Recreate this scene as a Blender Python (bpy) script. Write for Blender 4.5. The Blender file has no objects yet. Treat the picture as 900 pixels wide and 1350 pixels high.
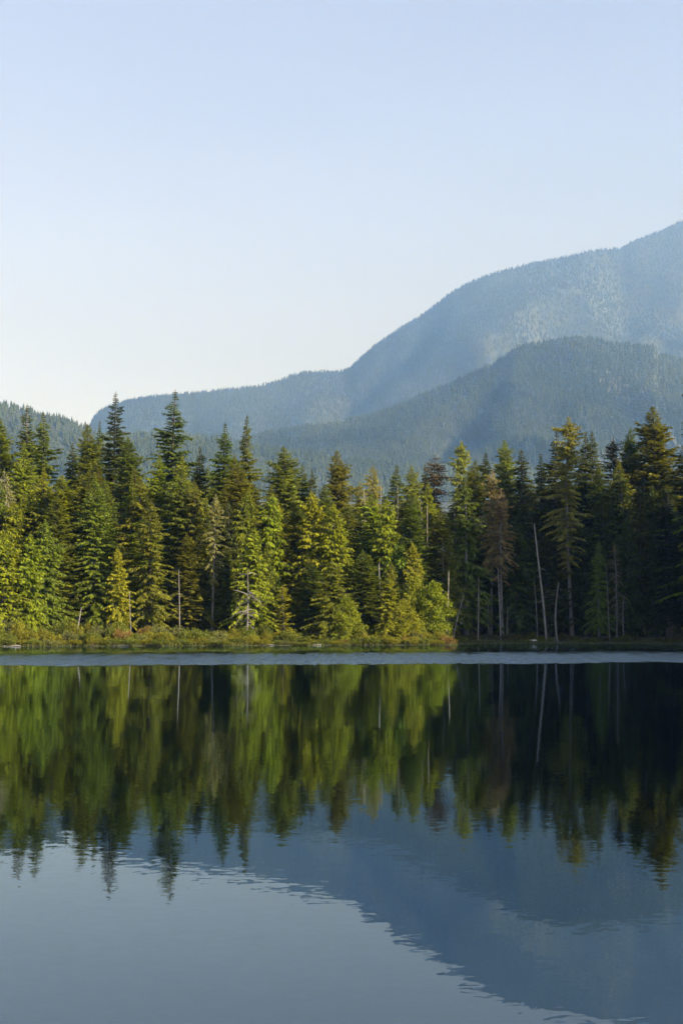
import bpy, math, random
import numpy as np
from mathutils import Vector

R = math.radians
SC = bpy.context.scene
COL = SC.collection
rng = np.random.default_rng(7)
random.seed(7)

# ------------------------------------------------------------------ camera
FPX = 1875.0                 # focal length in photo pixels (50 mm on 36 mm height)
CAM_H = 1.75
HORIZON = 827.0
PITCH = math.atan((HORIZON - 675.0) / FPX)
cam_d = bpy.data.cameras.new('camera')
cam = bpy.data.objects.new('camera', cam_d)
COL.objects.link(cam)
cam_d.sensor_fit = 'VERTICAL'
cam_d.sensor_height = 36.0
cam_d.lens = 50.0
cam_d.clip_start = 0.1
cam_d.clip_end = 60000.0
cam.location = (0, 0, CAM_H)
cam.rotation_euler = (math.pi / 2 + PITCH, 0, 0)
SC.camera = cam

# ------------------------------------------------------------------ light
SUN_EL = 23.0
SUN_A = 52.0                 # degrees to the right of straight behind the camera
to_sun = Vector((math.sin(R(SUN_A)) * math.cos(R(SUN_EL)),
                 -math.cos(R(SUN_A)) * math.cos(R(SUN_EL)), math.sin(R(SUN_EL))))
world = bpy.data.worlds.new('World')
SC.world = world
world.use_nodes = True
wn = world.node_tree
bg = wn.nodes['Background']
sky = wn.nodes.new('ShaderNodeTexSky')
sky.sky_type = 'NISHITA'
sky.sun_disc = False
sky.sun_elevation = R(SUN_EL)
sky.sun_rotation = math.atan2(to_sun.x, to_sun.y)
sky.altitude = 100
sky.air_density = 1.0
sky.dust_density = 1.0
sky.ozone_density = 3.0
bg.inputs['Strength'].default_value = 0.076
veil = wn.nodes.new('ShaderNodeHueSaturation')      # late-summer smoke pales the whole sky evenly
veil.inputs['Saturation'].default_value = 0.60
veil.inputs['Hue'].default_value = 0.516
wn.links.new(sky.outputs[0], veil.inputs['Color'])
wn.links.new(veil.outputs[0], bg.inputs['Color'])
wtc = wn.nodes.new('ShaderNodeTexCoord'); wmp = wn.nodes.new('ShaderNodeMapping')   # barely visible high cirrus
wmp.inputs['Rotation'].default_value = (0, R(24), 0); wmp.inputs['Scale'].default_value = (2.0, 2.0, 9.0)
wnz = wn.nodes.new('ShaderNodeTexNoise'); wnz.inputs['Scale'].default_value = 1.3; wnz.inputs['Detail'].default_value = 4
wmr = wn.nodes.new('ShaderNodeMapRange'); wmr.inputs['From Min'].default_value = 0.3; wmr.inputs['From Max'].default_value = 0.7
wmr.inputs['To Min'].default_value = 0.96; wmr.inputs['To Max'].default_value = 1.04
wn.links.new(wtc.outputs['Generated'], wmp.inputs['Vector']); wn.links.new(wmp.outputs[0], wnz.inputs['Vector'])
wn.links.new(wnz.outputs['Fac'], wmr.inputs['Value']); wn.links.new(wmr.outputs['Result'], veil.inputs['Value'])

sun_d = bpy.data.lights.new('sun', 'SUN')
sun_d.energy = 5.0
sun_d.angle = R(0.5)
sun_d.color = (1.0, 0.91, 0.75)
sun = bpy.data.objects.new('sun', sun_d)
COL.objects.link(sun)
sun.rotation_euler = to_sun.to_track_quat('Z', 'Y').to_euler()

SC.view_settings.view_transform = 'Standard'
SC.view_settings.look = 'None'
SC.view_settings.gamma = 1.0
SC.view_settings.use_curve_mapping = False
SC.view_settings.exposure = 1.7
SC.render.engine = 'CYCLES'
SC.cycles.use_denoising = True
SC.cycles.max_bounces = 7
SC.cycles.diffuse_bounces = 3
SC.cycles.glossy_bounces = 3
SC.cycles.transmission_bounces = 4
SC.cycles.volume_bounces = 3
SC.cycles.transparent_max_bounces = 4
SC.cycles.sample_clamp_indirect = 6.0


# ------------------------------------------------------------------ helpers
def pix(px, py, Y):
    """photo pixel + forward distance along the ground -> world point"""
    cx = (px - 450.0) / FPX
    cy = (675.0 - py) / FPX
    f = math.cos(PITCH) - cy * math.sin(PITCH)
    u = math.sin(PITCH) + cy * math.cos(PITCH)
    k = Y / f
    return Vector((cx * k, Y, CAM_H + u * k))


def sstep(a, b, x):
    t = np.clip((np.asarray(x, float) - a) / (b - a), 0, 1)
    return t * t * (3 - 2 * t)


def vnoise(x, y, seed):
    """smooth value noise in [-1, 1]"""
    x = np.asarray(x, float); y = np.asarray(y, float)
    xi = np.floor(x).astype(np.int64); yi = np.floor(y).astype(np.int64)
    fx = x - xi; fy = y - yi
    fx = fx * fx * (3 - 2 * fx); fy = fy * fy * (3 - 2 * fy)

    def h(i, j):
        n = (i * 374761393 + j * 668265263 + seed * 974711) & 0x7fffffff
        n = ((n ^ (n >> 13)) * 1274126177) & 0x7fffffff
        return ((n ^ (n >> 16)) & 0xffff) / 32767.5 - 1.0
    a = h(xi, yi) * (1 - fx) + h(xi + 1, yi) * fx
    b = h(xi, yi + 1) * (1 - fx) + h(xi + 1, yi + 1) * fx
    return a * (1 - fy) + b * fy


def fbm(x, y, seed, octv=4):
    s = 0; a = 1.0; t = 0
    for o in range(octv):
        s = s + a * vnoise(np.asarray(x) * 2 ** o, np.asarray(y) * 2 ** o, seed + o * 17)
        t += a; a *= 0.5
    return s / t


def mesh_np(name, verts, faces, mat=None, smooth=False, col=None):
    """faces: (n,k) array with one k, or list of such arrays"""
    me = bpy.data.meshes.new(name)
    verts = np.asarray(verts, np.float32)
    faces = [np.asarray(faces, np.int32)]
    loops = np.concatenate([f.ravel() for f in faces])
    tot = np.concatenate([np.full(len(f), f.shape[1], np.int32) for f in faces])
    start = np.concatenate([[0], np.cumsum(tot)[:-1]]).astype(np.int32)
    me.vertices.add(len(verts)); me.vertices.foreach_set('co', verts.ravel())
    me.loops.add(len(loops)); me.loops.foreach_set('vertex_index', loops)
    me.polygons.add(len(tot))
    me.polygons.foreach_set('loop_start', start)
    me.polygons.foreach_set('loop_total', tot)
    if smooth:
        me.polygons.foreach_set('use_smooth', np.ones(len(tot), bool))
    if col is not None:
        at = me.attributes.new('tone', 'FLOAT', 'POINT')
        at.data.foreach_set('value', np.asarray(col, np.float32))
    me.update(calc_edges=True)
    if mat:
        me.materials.append(mat)
    return me


def link(name, me, parent=None):
    o = bpy.data.objects.new(name, me)
    COL.objects.link(o)
    if parent:
        o.parent = parent
    return o


def tag(o, label=None, cat=None, group=None, kind=None):
    if label: o['label'] = label
    if cat: o['category'] = cat
    if group: o['group'] = group
    if kind: o['kind'] = kind
    return o


# ------------------------------------------------------------------ materials
def new_mat(name):
    m = bpy.data.materials.new(name)
    m.use_nodes = True
    nt = m.node_tree
    return m, nt, nt.nodes['Principled BSDF']


def N(nt, typ, **kw):
    n = nt.nodes.new(typ)
    for k, v in kw.items():
        setattr(n, k, v)
    return n


def math_n(nt, op, a, b=None, c=None):
    n = nt.nodes.new('ShaderNodeMath'); n.operation = op
    for i, v in enumerate((a, b, c)):
        if v is None: continue
        if isinstance(v, (int, float)): n.inputs[i].default_value = v
        else: nt.links.new(v, n.inputs[i])
    return n.outputs[0]


def mix_c(nt, fac, a, b, blend='MIX'):
    n = nt.nodes.new('ShaderNodeMix'); n.data_type = 'RGBA'; n.blend_type = blend
    for sock, v in ((n.inputs['Factor'], fac), (n.inputs['A'], a), (n.inputs['B'], b)):
        if isinstance(v, (int, float)): sock.default_value = v
        elif isinstance(v, tuple): sock.default_value = (*v, 1)
        else: nt.links.new(v, sock)
    return n.outputs['Result']


def noise_n(nt, vec, scale, detail=3, rough=0.5):
    n = nt.nodes.new('ShaderNodeTexNoise')
    n.inputs['Scale'].default_value = scale
    n.inputs['Detail'].default_value = detail
    n.inputs['Roughness'].default_value = rough
    if vec is not None: nt.links.new(vec, n.inputs['Vector'])
    return n


def foliage_mat():
    m, nt, b = new_mat('foliage')
    oi = N(nt, 'ShaderNodeObjectInfo')
    geo = N(nt, 'ShaderNodeNewGeometry')
    at = N(nt, 'ShaderNodeAttribute', attribute_name='tone')
    nz = noise_n(nt, geo.outputs['Position'], 0.9, 2)
    # object colour is species colour with the stand's sun or shade put in; tips are yellower than old needles
    tip = mix_c(nt, 1.0, oi.outputs['Color'], (1.45, 1.22, 0.62), 'MULTIPLY')
    c = mix_c(nt, math_n(nt, 'MULTIPLY', at.outputs['Fac'], 0.75), oi.outputs['Color'], tip)
    br = math_n(nt, 'MULTIPLY_ADD', nz.outputs['Fac'], 0.9, 0.55)
    rnd = math_n(nt, 'MULTIPLY_ADD', geo.outputs['Random Per Island'], 0.7, 0.65)
    v = math_n(nt, 'MULTIPLY', br, rnd)
    hv = N(nt, 'ShaderNodeHueSaturation')
    nt.links.new(c, hv.inputs['Color']); nt.links.new(v, hv.inputs['Value'])
    nt.links.new(hv.outputs[0], b.inputs['Base Color'])
    b.inputs['Roughness'].default_value = 0.62
    b.inputs['Specular IOR Level'].default_value = 0.12
    tr = N(nt, 'ShaderNodeBsdfTranslucent')
    tc = mix_c(nt, 1.0, hv.outputs[0], (1.25, 1.25, 0.55), 'MULTIPLY')
    nt.links.new(tc, tr.inputs['Color'])
    mx = N(nt, 'ShaderNodeMixShader'); mx.inputs[0].default_value = 0.38
    nt.links.new(b.outputs[0], mx.inputs[1]); nt.links.new(tr.outputs[0], mx.inputs[2])
    nt.links.new(mx.outputs[0], nt.nodes['Material Output'].inputs['Surface'])
    return m


def bark_mat(amp=1.5, off=0.25, sc=(6, 6, 0.9)):
    m, nt, b = new_mat('bark')
    oi = N(nt, 'ShaderNodeObjectInfo')
    tc = N(nt, 'ShaderNodeTexCoord')
    mp = N(nt, 'ShaderNodeMapping'); mp.inputs['Scale'].default_value = sc
    nt.links.new(tc.outputs['Object'], mp.inputs['Vector'])
    nz = noise_n(nt, mp.outputs[0], 1.6, 4, 0.65)
    v = math_n(nt, 'MULTIPLY_ADD', nz.outputs['Fac'], amp, off)
    c = mix_c(nt, 1.0, oi.outputs['Color'], v, 'MULTIPLY')
    nt.links.new(c, b.inputs['Base Color'])
    b.inputs['Roughness'].default_value = 0.9
    bp = N(nt, 'ShaderNodeBump'); bp.inputs['Strength'].default_value = 0.6; bp.inputs['Distance'].default_value = 0.05
    nt.links.new(nz.outputs['Fac'], bp.inputs['Height']); nt.links.new(bp.outputs[0], b.inputs['Normal'])
    return m


def ground_mat():
    m, nt, b = new_mat('forest_soil')
    geo = N(nt, 'ShaderNodeNewGeometry')
    n1 = noise_n(nt, geo.outputs['Position'], 0.35, 5, 0.6)
    n2 = noise_n(nt, geo.outputs['Position'], 3.0, 4, 0.7)
    c = mix_c(nt, n1.outputs['Fac'], (0.035, 0.026, 0.016), (0.05, 0.06, 0.018))
    c = mix_c(nt, math_n(nt, 'MULTIPLY', n2.outputs['Fac'], 0.6), c, (0.075, 0.065, 0.03))
    nt.links.new(c, b.inputs['Base Color'])
    b.inputs['Roughness'].default_value = 0.95
    bp = N(nt, 'ShaderNodeBump'); bp.inputs['Strength'].default_value = 0.7; bp.inputs['Distance'].default_value = 0.15
    nt.links.new(n2.outputs['Fac'], bp.inputs['Height']); nt.links.new(bp.outputs[0], b.inputs['Normal'])
    return m


def slope_mat(name, ca, cb, sc):
    """ground of a hillside between its trees: brush and pale broken rock"""
    m, nt, b = new_mat(name)
    geo = N(nt, 'ShaderNodeNewGeometry')
    n1 = noise_n(nt, geo.outputs['Position'], sc, 6, 0.65)
    n2 = noise_n(nt, geo.outputs['Position'], sc * 9, 4, 0.7)
    r = N(nt, 'ShaderNodeValToRGB')
    r.color_ramp.elements[0].position = 0.42; r.color_ramp.elements[1].position = 0.62
    nt.links.new(n1.outputs['Fac'], r.inputs[0])
    c = mix_c(nt, r.outputs[0], ca, cb)
    c = mix_c(nt, math_n(nt, 'MULTIPLY', n2.outputs['Fac'], 0.5), c, (0.05, 0.07, 0.03))
    nt.links.new(c, b.inputs['Base Color'])
    b.inputs['Roughness'].default_value = 0.95
    return m


def far_forest_mat(name, ca, cb):
    m, nt, b = new_mat(name)
    at = N(nt, 'ShaderNodeAttribute', attribute_name='tone')
    c = mix_c(nt, at.outputs['Fac'], ca, cb)
    nt.links.new(c, b.inputs['Base Color'])
    b.inputs['Roughness'].default_value = 0.9
    b.inputs['Specular IOR Level'].default_value = 0.1
    return m


def water_mat():
    m, nt, b = new_mat('lake_water')
    geo = N(nt, 'ShaderNodeNewGeometry')
    sep = N(nt, 'ShaderNodeSeparateXYZ'); nt.links.new(geo.outputs['Position'], sep.inputs[0])
    X, Y = sep.outputs[0], sep.outputs[1]

    def slope(scale_xy, sc, detail, rough, seed):
        mp = N(nt, 'ShaderNodeMapping')
        mp.inputs['Scale'].default_value = (*scale_xy, 1)
        mp.inputs['Location'].default_value = (seed * 3.1, seed * 7.7, seed)
        nt.links.new(geo.outputs['Position'], mp.inputs['Vector'])
        n = noise_n(nt, mp.outputs[0], sc, detail, rough)
        s = N(nt, 'ShaderNodeVectorMath', operation='SUBTRACT')
        nt.links.new(n.outputs['Color'], s.inputs[0]); s.inputs[1].default_value = (0.5, 0.5, 0.5)
        return s.outputs[0]

    def vscale(v, f):
        s = N(nt, 'ShaderNodeVectorMath', operation='SCALE')
        nt.links.new(v, s.inputs[0])
        if isinstance(f, (int, float)): s.inputs['Scale'].default_value = f
        else: nt.links.new(f, s.inputs['Scale'])
        return s.outputs[0]

    def vadd(a, c):
        s = N(nt, 'ShaderNodeVectorMath', operation='ADD')
        nt.links.new(a, s.inputs[0]); nt.links.new(c, s.inputs[1])
        return s.outputs[0]

    # slow patches of slightly more and less calm water
    pm = N(nt, 'ShaderNodeMapping'); pm.inputs['Scale'].default_value = (0.05, 0.16, 1)
    nt.links.new(geo.outputs['Position'], pm.inputs['Vector'])
    patch = noise_n(nt, pm.outputs[0], 1.0, 2).outputs['Fac']
    calm = math_n(nt, 'MULTIPLY_ADD', patch, 0.9, 0.55)
    v = vscale(slope((1.0, 2.2), 3.4, 4, 0.6, 1), math_n(nt, 'MULTIPLY', calm, CALM_A))
    v = vadd(v, vscale(slope((1.0, 1.8), 11.0, 2, 0.6, 8), math_n(nt, 'MULTIPLY', calm, 0.020)))
    v = vadd(v, vscale(slope((1.0, 1.6), 0.35, 2, 0.5, 2), CALM_B))
    # the breeze-ruffled strip across the far half of the lake
    wob_m = N(nt, 'ShaderNodeMapping'); wob_m.inputs['Scale'].default_value = (0.16, 0.05, 1)
    nt.links.new(geo.outputs['Position'], wob_m.inputs['Vector'])
    wob = noise_n(nt, wob_m.outputs[0], 1.0, 4, 0.6).outputs['Fac']
    fr_m = N(nt, 'ShaderNodeMapping'); fr_m.inputs['Scale'].default_value = (0.7, 0.25, 1)
    nt.links.new(geo.outputs['Position'], fr_m.inputs['Vector'])
    fray = noise_n(nt, fr_m.outputs[0], 1.0, 3, 0.7).outputs['Fac']
    yw = math_n(nt, 'ADD', Y, math_n(nt, 'MULTIPLY_ADD', wob, 9.0, -4.5))
    yw = math_n(nt, 'ADD', yw, math_n(nt, 'MULTIPLY_ADD', fray, 5.0, -2.5))
    near = math_n(nt, 'MULTIPLY_ADD', X, 0.17, 67.3)
    far = math_n(nt, 'MULTIPLY_ADD', X, 0.25, 104.0)
    dn = math_n(nt, 'SUBTRACT', yw, near)
    df = math_n(nt, 'SUBTRACT', far, yw)

    def ss(x, a, c):
        n = N(nt, 'ShaderNodeMapRange'); n.interpolation_type = 'SMOOTHSTEP'
        nt.links.new(x, n.inputs['Value'])
        n.inputs['From Min'].default_value = a; n.inputs['From Max'].default_value = c
        return n.outputs['Result']
    band = math_n(nt, 'MULTIPLY', ss(dn, -1.5, 3.5), ss(df, -8.0, 22.0))
    gr_m = N(nt, 'ShaderNodeMapping'); gr_m.inputs['Scale'].default_value = (3.4, 0.13, 1)
    nt.links.new(geo.outputs['Position'], gr_m.inputs['Vector'])
    grain = noise_n(nt, gr_m.outputs[0], 1.0, 3, 0.7).outputs['Fac']
    amp = math_n(nt, 'MULTIPLY', band, math_n(nt, 'MULTIPLY_ADD', ss(grain, 0.40, 0.60), 0.8, 0.42))
    v = vadd(v, vscale(slope((1, 1), 9.0, 3, 0.6, 5), math_n(nt, 'MULTIPLY', amp, BAND_A)))
    # at this grazing view only the near faces of the wavelets show
    cb = N(nt, 'ShaderNodeCombineXYZ'); nt.links.new(math_n(nt, 'MULTIPLY', amp, -0.19), cb.inputs['Y'])
    v = vadd(v, cb.outputs[0])
    flat = N(nt, 'ShaderNodeVectorMath', operation='MULTIPLY')
    nt.links.new(v, flat.inputs[0]); flat.inputs[1].default_value = (1, 1, 0)
    up = N(nt, 'ShaderNodeVectorMath', operation='ADD')
    nt.links.new(flat.outputs[0], up.inputs[0]); up.inputs[1].default_value = (0, 0, 1)
    nm = N(nt, 'ShaderNodeVectorMath', operation='NORMALIZE'); nt.links.new(up.outputs[0], nm.inputs[0])
    # clear blue-tinged surface over dark, deep water
    deep = N(nt, 'ShaderNodeBsdfDiffuse'); deep.inputs['Color'].default_value = (0.0004, 0.0006, 0.0009, 1)
    gl = N(nt, 'ShaderNodeBsdfGlossy'); gl.inputs['Color'].default_value = (0.69, 0.86, 1.0, 1); gl.inputs['Roughness'].default_value = 0.012
    fr = N(nt, 'ShaderNodeFresnel'); fr.inputs['IOR'].default_value = 1.6
    nt.links.new(nm.outputs[0], gl.inputs['Normal']); nt.links.new(nm.outputs[0], fr.inputs['Normal'])
    mx = N(nt, 'ShaderNodeMixShader')
    nt.links.new(fr.outputs[0], mx.inputs[0]); nt.links.new(deep.outputs[0], mx.inputs[1]); nt.links.new(gl.outputs[0], mx.inputs[2])
    nt.links.new(mx.outputs[0], nt.nodes['Material Output'].inputs['Surface'])
    nt.nodes.remove(b)
    return m


CALM_A = 0.011
CALM_B = 0.008
BAND_A = 1.5
M_FOL = foliage_mat()
M_BARK = bark_mat()
M_WOOD = bark_mat(0.5, 0.75, (0.8, 6, 6))
M_SOIL = ground_mat()
M_WATER = water_mat()


# ------------------------------------------------------------------ ground and lake
SX = [-900, -260, -160, -100, -60, -31, -10, 4, 9, 11.0, 12.5, 15, 25, 33, 38, 42, 50, 60, 75, 95, 150, 260, 900]
SY = [20, 40, 75, 104, 123, 130, 136, 140, 141, 142, 148, 152, 154, 153, 143, 129, 119, 109, 97, 84, 60, 40, 20]


def shore_y(x):
    x = np.asarray(x, float)
    return np.interp(x, SX, SY) + 0.9 * vnoise(x * 0.16, 0 * x, 3) + 0.35 * vnoise(x * 0.6, 0 * x, 4)


def ground_z(x, y):
    x = np.asarray(x, float); y = np.asarray(y, float)
    d = y - shore_y(x)
    front = np.where(d < 0, np.maximum(0.28 * d, -1.4), 0.05 * np.minimum(d, 6)) + 0.03 * np.clip(d - 4, 0, 60) + 0.012 * np.clip(d - 60, 0, 1500)
    back = -1.4 + 2.4 * sstep(-1.0, -12, y) * 1.0
    z = np.where(y < 5, np.maximum(back, front), front)
    far = np.abs(x) > 330
    z = np.maximum(z, -1.4 + 4.0 * sstep(300, 340, np.abs(x)))
    land = sstep(0.5, 4, d)
    z = z + land * 0.18 * fbm(x * 0.3, y * 0.3, 11, 3)
    return z


def build_ground():
    xs = np.unique(np.concatenate([np.linspace(-8400, -400, 20), np.linspace(-400, -80, 30),
                                   np.linspace(-80, 110, 320), np.linspace(110, 400, 26), np.linspace(400, 8400, 20)]))
    ys = np.unique(np.concatenate([np.linspace(-700, -20, 12), np.linspace(-20, 90, 26), np.linspace(90, 126, 26),
                                   np.linspace(126, 165, 110), np.linspace(165, 260, 40), np.linspace(260, 11500, 50)]))
    X, Y = np.meshgrid(xs, ys)
    Z = ground_z(X, Y)
    n, k = len(xs), len(ys)
    idx = np.arange(n * k).reshape(k, n)
    f = np.stack([idx[:-1, :-1], idx[:-1, 1:], idx[1:, 1:], idx[1:, :-1]], -1).reshape(-1, 4)
    me = mesh_np('ground', np.stack([X, Y, Z], -1).reshape(-1, 3), f, M_SOIL, smooth=True)
    tag(link('ground', me), kind='structure')


build_ground()
wv = [(-360, -30, 0), (360, -30, 0), (360, 175, 0), (-360, 175, 0)]
tag(link('lake_water', mesh_np('lake_water', wv, [[0, 1, 2, 3]], M_WATER)), kind='structure')


# ------------------------------------------------------------------ hills and mountains
def interp_px(pts):
    P = np.array(pts, float)
    return lambda u: np.interp(u, P[:, 0], P[:, 1])


def hill(name, pts, D0, Dc, D1, ybase, namp, nscale, seed, mat, tree_mat, n_trees, th, pxr, gpow=1.0,
         clear=0.0, tone_amp=0.5, down=0.25, uskew=0.0):
    """A ridge whose crest line lies at distance Dc; a heightfield over azimuth and distance, with trees scattered on it."""
    S = interp_px(pts)
    U0, U1 = pxr
    cosp = math.cos(PITCH)

    def tanel(py):
        cy = (675.0 - py) / FPX
        return (math.sin(PITCH) + cy * cosp) / (cosp - cy * math.sin(PITCH))

    def surf(u, v):
        """v: 0 foot, 1 crest, up to 2 far side"""
        kx = (u - 450.0) / FPX
        Dcc = Dc * (1 + uskew * kx)
        D = np.where(v <= 1, D0 + (Dcc - D0) * v, Dcc + (D1 - Dcc) * (v - 1))
        e_c = tanel(S(u)); e_b = tanel(ybase)
        x = kx * D
        warp = 0.25 * fbm(x * nscale * 0.7, D * nscale * 0.7, seed + 50, 2) / nscale
        n = fbm((x + warp) * nscale, (D * 0.45 + warp) * nscale, seed, 4)
        rdg = (1 - 2 * np.abs(fbm((x + warp) * nscale * 0.8 + 5, D * 0.3 * nscale, seed + 9, 4))) 
        g = np.clip(v, 0, 1) ** gpow
        env = np.clip((1 - v) * 2.2, 0, 1) * np.clip(v * 6, 0, 1)
        e = e_b + (e_c - e_b) * g
        e = e + env * (e_c - e_b) * namp * (0.55 * n + 0.5 * (rdg - 0.55))
        # keep the crest the highest line seen from the lake, as in the photograph
        e = np.where(v < 1, np.minimum(e, e_b + (e_c - e_b) * (0.55 * v + 0.45) - 0.0), e)
        e = np.where(v > 1, e_c - (v - 1) * (e_c * down + 0.02), e)
        return x, D, CAM_H + e * D
    us = np.linspace(U0, U1, 300); vs = np.concatenate([np.linspace(0, 1, 90), np.linspace(1.05, 2, 14)])
    U, V = np.meshgrid(us, vs)
    X, Y, Z = surf(U, V)
    n, k = len(us), len(vs)
    idx = np.arange(n * k).reshape(k, n)
    f = np.stack([idx[:-1, :-1], idx[:-1, 1:], idx[1:, 1:], idx[1:, :-1]], -1).reshape(-1, 4)
    tag(link(name, mesh_np(name, np.stack([X, Y, Z], -1).reshape(-1, 3), f, mat, smooth=True)), kind='structure')
    # trees
    r = np.random.default_rng(seed)
    u = r.uniform(max(U0, -130), min(U1, 1030), n_trees); v = r.uniform(0.12, 1.12, n_trees)
    v = np.clip(v, 0.01, 1.12)
    x, y, z = surf(u, v)
    dens = fbm(x * 0.004, y * 0.004, seed + 3, 4)
    keep = (dens > clear - 0.9) & (r.random(n_trees) < np.clip(0.6 + 1.6 * (dens - clear + 0.25), 0.04, 1))
    keep |= v > 0.97
    keep &= (z - CAM_H) / y > tanel(662)
    x, y, z, dens = x[keep], y[keep], z[keep], dens[keep]
    m = len(x)
    H = th * r.uniform(0.55, 1.25, m); W = H * r.uniform(0.15, 0.24, m)
    SID = 5
    ang = np.linspace(0, 2 * math.pi, SID, endpoint=False)
    a = ang[None] + r.uniform(0, 6.3, m)[:, None]
    jit = r.uniform(0.65, 1.3, (m, SID))
    v0 = np.stack([x[:, None] + np.cos(a) * W[:, None] * jit, y[:, None] + np.sin(a) * W[:, None] * jit,
                   (z + H * 0.0)[:, None] + H[:, None] * r.uniform(-.06, .1, (m, SID))], -1)
    a2 = a + 0.6
    jit2 = r.uniform(0.6, 1.3, (m, SID))
    v1 = np.stack([x[:, None] + np.cos(a2) * W[:, None] * .62 * jit2, y[:, None] + np.sin(a2) * W[:, None] * .62 * jit2,
                   (z + H * 0.42)[:, None] + H[:, None] * r.uniform(-.06, .08, (m, SID))], -1)
    t0 = np.stack([x, y, z + H * 0.62], -1)[:, None]
    t1 = np.stack([x, y, z + H], -1)[:, None]
    VV = np.concatenate([v0, t0, v1, t1], 1)            # 2*SID+2 verts
    b = np.arange(m)[:, None, None] * (2 * SID + 2)
    f0 = np.array([[i, (i + 1) % SID, SID] for i in range(SID)])
    f1 = f0 + SID + 1
    F = (np.concatenate([f0, f1])[None] + b).reshape(-1, 3)
    tone = np.clip(0.42 + 1.1 * fbm(x * 0.0028, y * 0.0020, seed + 8, 4) + r.uniform(-.22, .22, m), 0, 1)
    me = mesh_np(name + '_forest', VV.reshape(-1, 3), F, tree_mat, smooth=False, col=np.repeat(tone, 2 * SID + 2))
    tag(link('hillside_forest', me), kind='stuff')


M_SLOPE1 = slope_mat('hill_brush', (0.016, 0.022, 0.013), (0.040, 0.037, 0.030), 0.004)
M_SLOPE2 = slope_mat('mountain_brush', (0.020, 0.027, 0.017), (0.034, 0.036, 0.026), 0.002)
M_FAR1 = far_forest_mat('hill_conifers', (0.012, 0.020, 0.010), (0.048, 0.064, 0.024))
M_FAR2 = far_forest_mat('mountain_conifers', (0.017, 0.026, 0.016), (0.036, 0.048, 0.024))

hill('mountain', [(-600, 760), (60, 700), (100, 600), (112, 572), (118, 557), (126, 546), (143, 537), (172, 529), (205, 524), (235, 522), (271, 518),
                  (304, 515), (330, 512), (363, 506), (383, 497), (402, 492), (427, 492), (447, 491),
                  (463, 487), (470, 478), (493, 458), (530, 433), (563, 413),
                  (577, 402), (600, 385), (630, 370), (650, 363), (707, 348), (740, 342), (780, 333), (803, 330), (823, 329),
                  (840, 320), (880, 305), (900, 295), (960, 275), (1050, 268), (1400, 330), (2000, 430)],
     4000, 7400, 10800, 800, 0.62, 0.0011, 21, M_SLOPE2, M_FAR2, 90000, 21, (-300, 1900), 0.9, clear=-0.35, uskew=0.58)
hill('near_hill', [(-200, 640), (300, 590), (347, 574), (397, 565), (430, 563), (477, 553), (517, 541), (543, 530), (560, 522), (597, 508), (627, 494),
                   (667, 475), (683, 461), (713, 455), (750, 449), (763, 447), (787, 449), (813, 456), (867, 460), (872, 470), (900, 476),
                   (960, 484), (1060, 505), (1300, 560), (1700, 640)],
     2700, 4300, 5400, 806, 0.6, 0.0018, 45, M_SLOPE1, M_FAR1, 50000, 18, (0, 1500), 0.75, clear=-0.4)
hill('wooded_rise', [(-1000, 560), (-300, 540), (-100, 534), (0, 537), (22, 540), (48, 549), (73, 554), (95, 560), (114, 567), (130, 577), (170, 576), (215, 574),
                     (260, 578), (350, 592), (450, 610), (540, 616), (620, 619), (760, 622), (900, 620), (1100, 615), (1600, 620)],
     1600, 3000, 3700, 812, 0.3, 0.003, 57, M_SLOPE1, M_FAR1, 30000, 16, (-800, 1500), 0.9, clear=-0.6)


# ------------------------------------------------------------------ tree meshes
def tube(path, rad, sides):
    """verts, quads of a tapered tube along path"""
    path = np.asarray(path, float); k = len(path)
    d = np.gradient(path, axis=0)
    d /= np.linalg.norm(d, axis=1, keepdims=True) + 1e-9
    ref = np.where(np.abs(d[:, 2:3]) > 0.9, np.array([[1., 0, 0]]), np.array([[0, 0, 1.]]))
    a = np.cross(d, ref); a /= np.linalg.norm(a, axis=1, keepdims=True) + 1e-9
    b = np.cross(d, a)
    th = np.linspace(0, 2 * math.pi, sides, endpoint=False)
    ring = np.cos(th)[None, :, None] * a[:, None] + np.sin(th)[None, :, None] * b[:, None]
    V = (path[:, None] + ring * np.asarray(rad)[:, None, None]).reshape(-1, 3)
    i = np.arange(k - 1)[:, None] * sides; j = np.arange(sides)[None]
    F = np.stack([i + j, i + (j + 1) % sides, i + sides + (j + 1) % sides, i + sides + j], -1).reshape(-1, 4)
    return V, F


class Geo:
    def __init__(s): s.v = []; s.f = []; s.n = 0
    def add(s, V, F):
        s.v.append(V); s.f.append(np.asarray(F) + s.n); s.n += len(V)
    def mesh(s, name, mat, smooth=False):
        return mesh_np(name, np.concatenate(s.v), np.concatenate(s.f), mat, smooth)


def leaf_mesh(name, root, direc, length, width, roll, tone, sag=0.15):
    """many kite-shaped sprays: root, unit direction, length, width"""
    n = len(root)
    ref = np.tile(np.array([[0, 0, 1.0]]), (n, 1))
    side = np.cross(direc, ref); side /= np.linalg.norm(side, axis=1, keepdims=True) + 1e-9
    up = np.cross(side, direc)
    s = side * np.cos(roll)[:, None] + up * np.sin(roll)[:, None]
    mid = root + direc * (length * 0.45)[:, None]
    tip = root + direc * length[:, None]; tip[:, 2] -= sag * length
    V = np.stack([root, mid - s * (width / 2)[:, None], tip, mid + s * (width / 2)[:, None]], 1).reshape(-1, 3)
    b = np.arange(n)[:, None] * 4
    F = np.concatenate([b + np.array([[0, 1, 2]]), b + np.array([[0, 2, 3]])], 1).reshape(-1, 3)
    return mesh_np(name, V, F, M_FOL, col=np.repeat(tone, 4))


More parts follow.
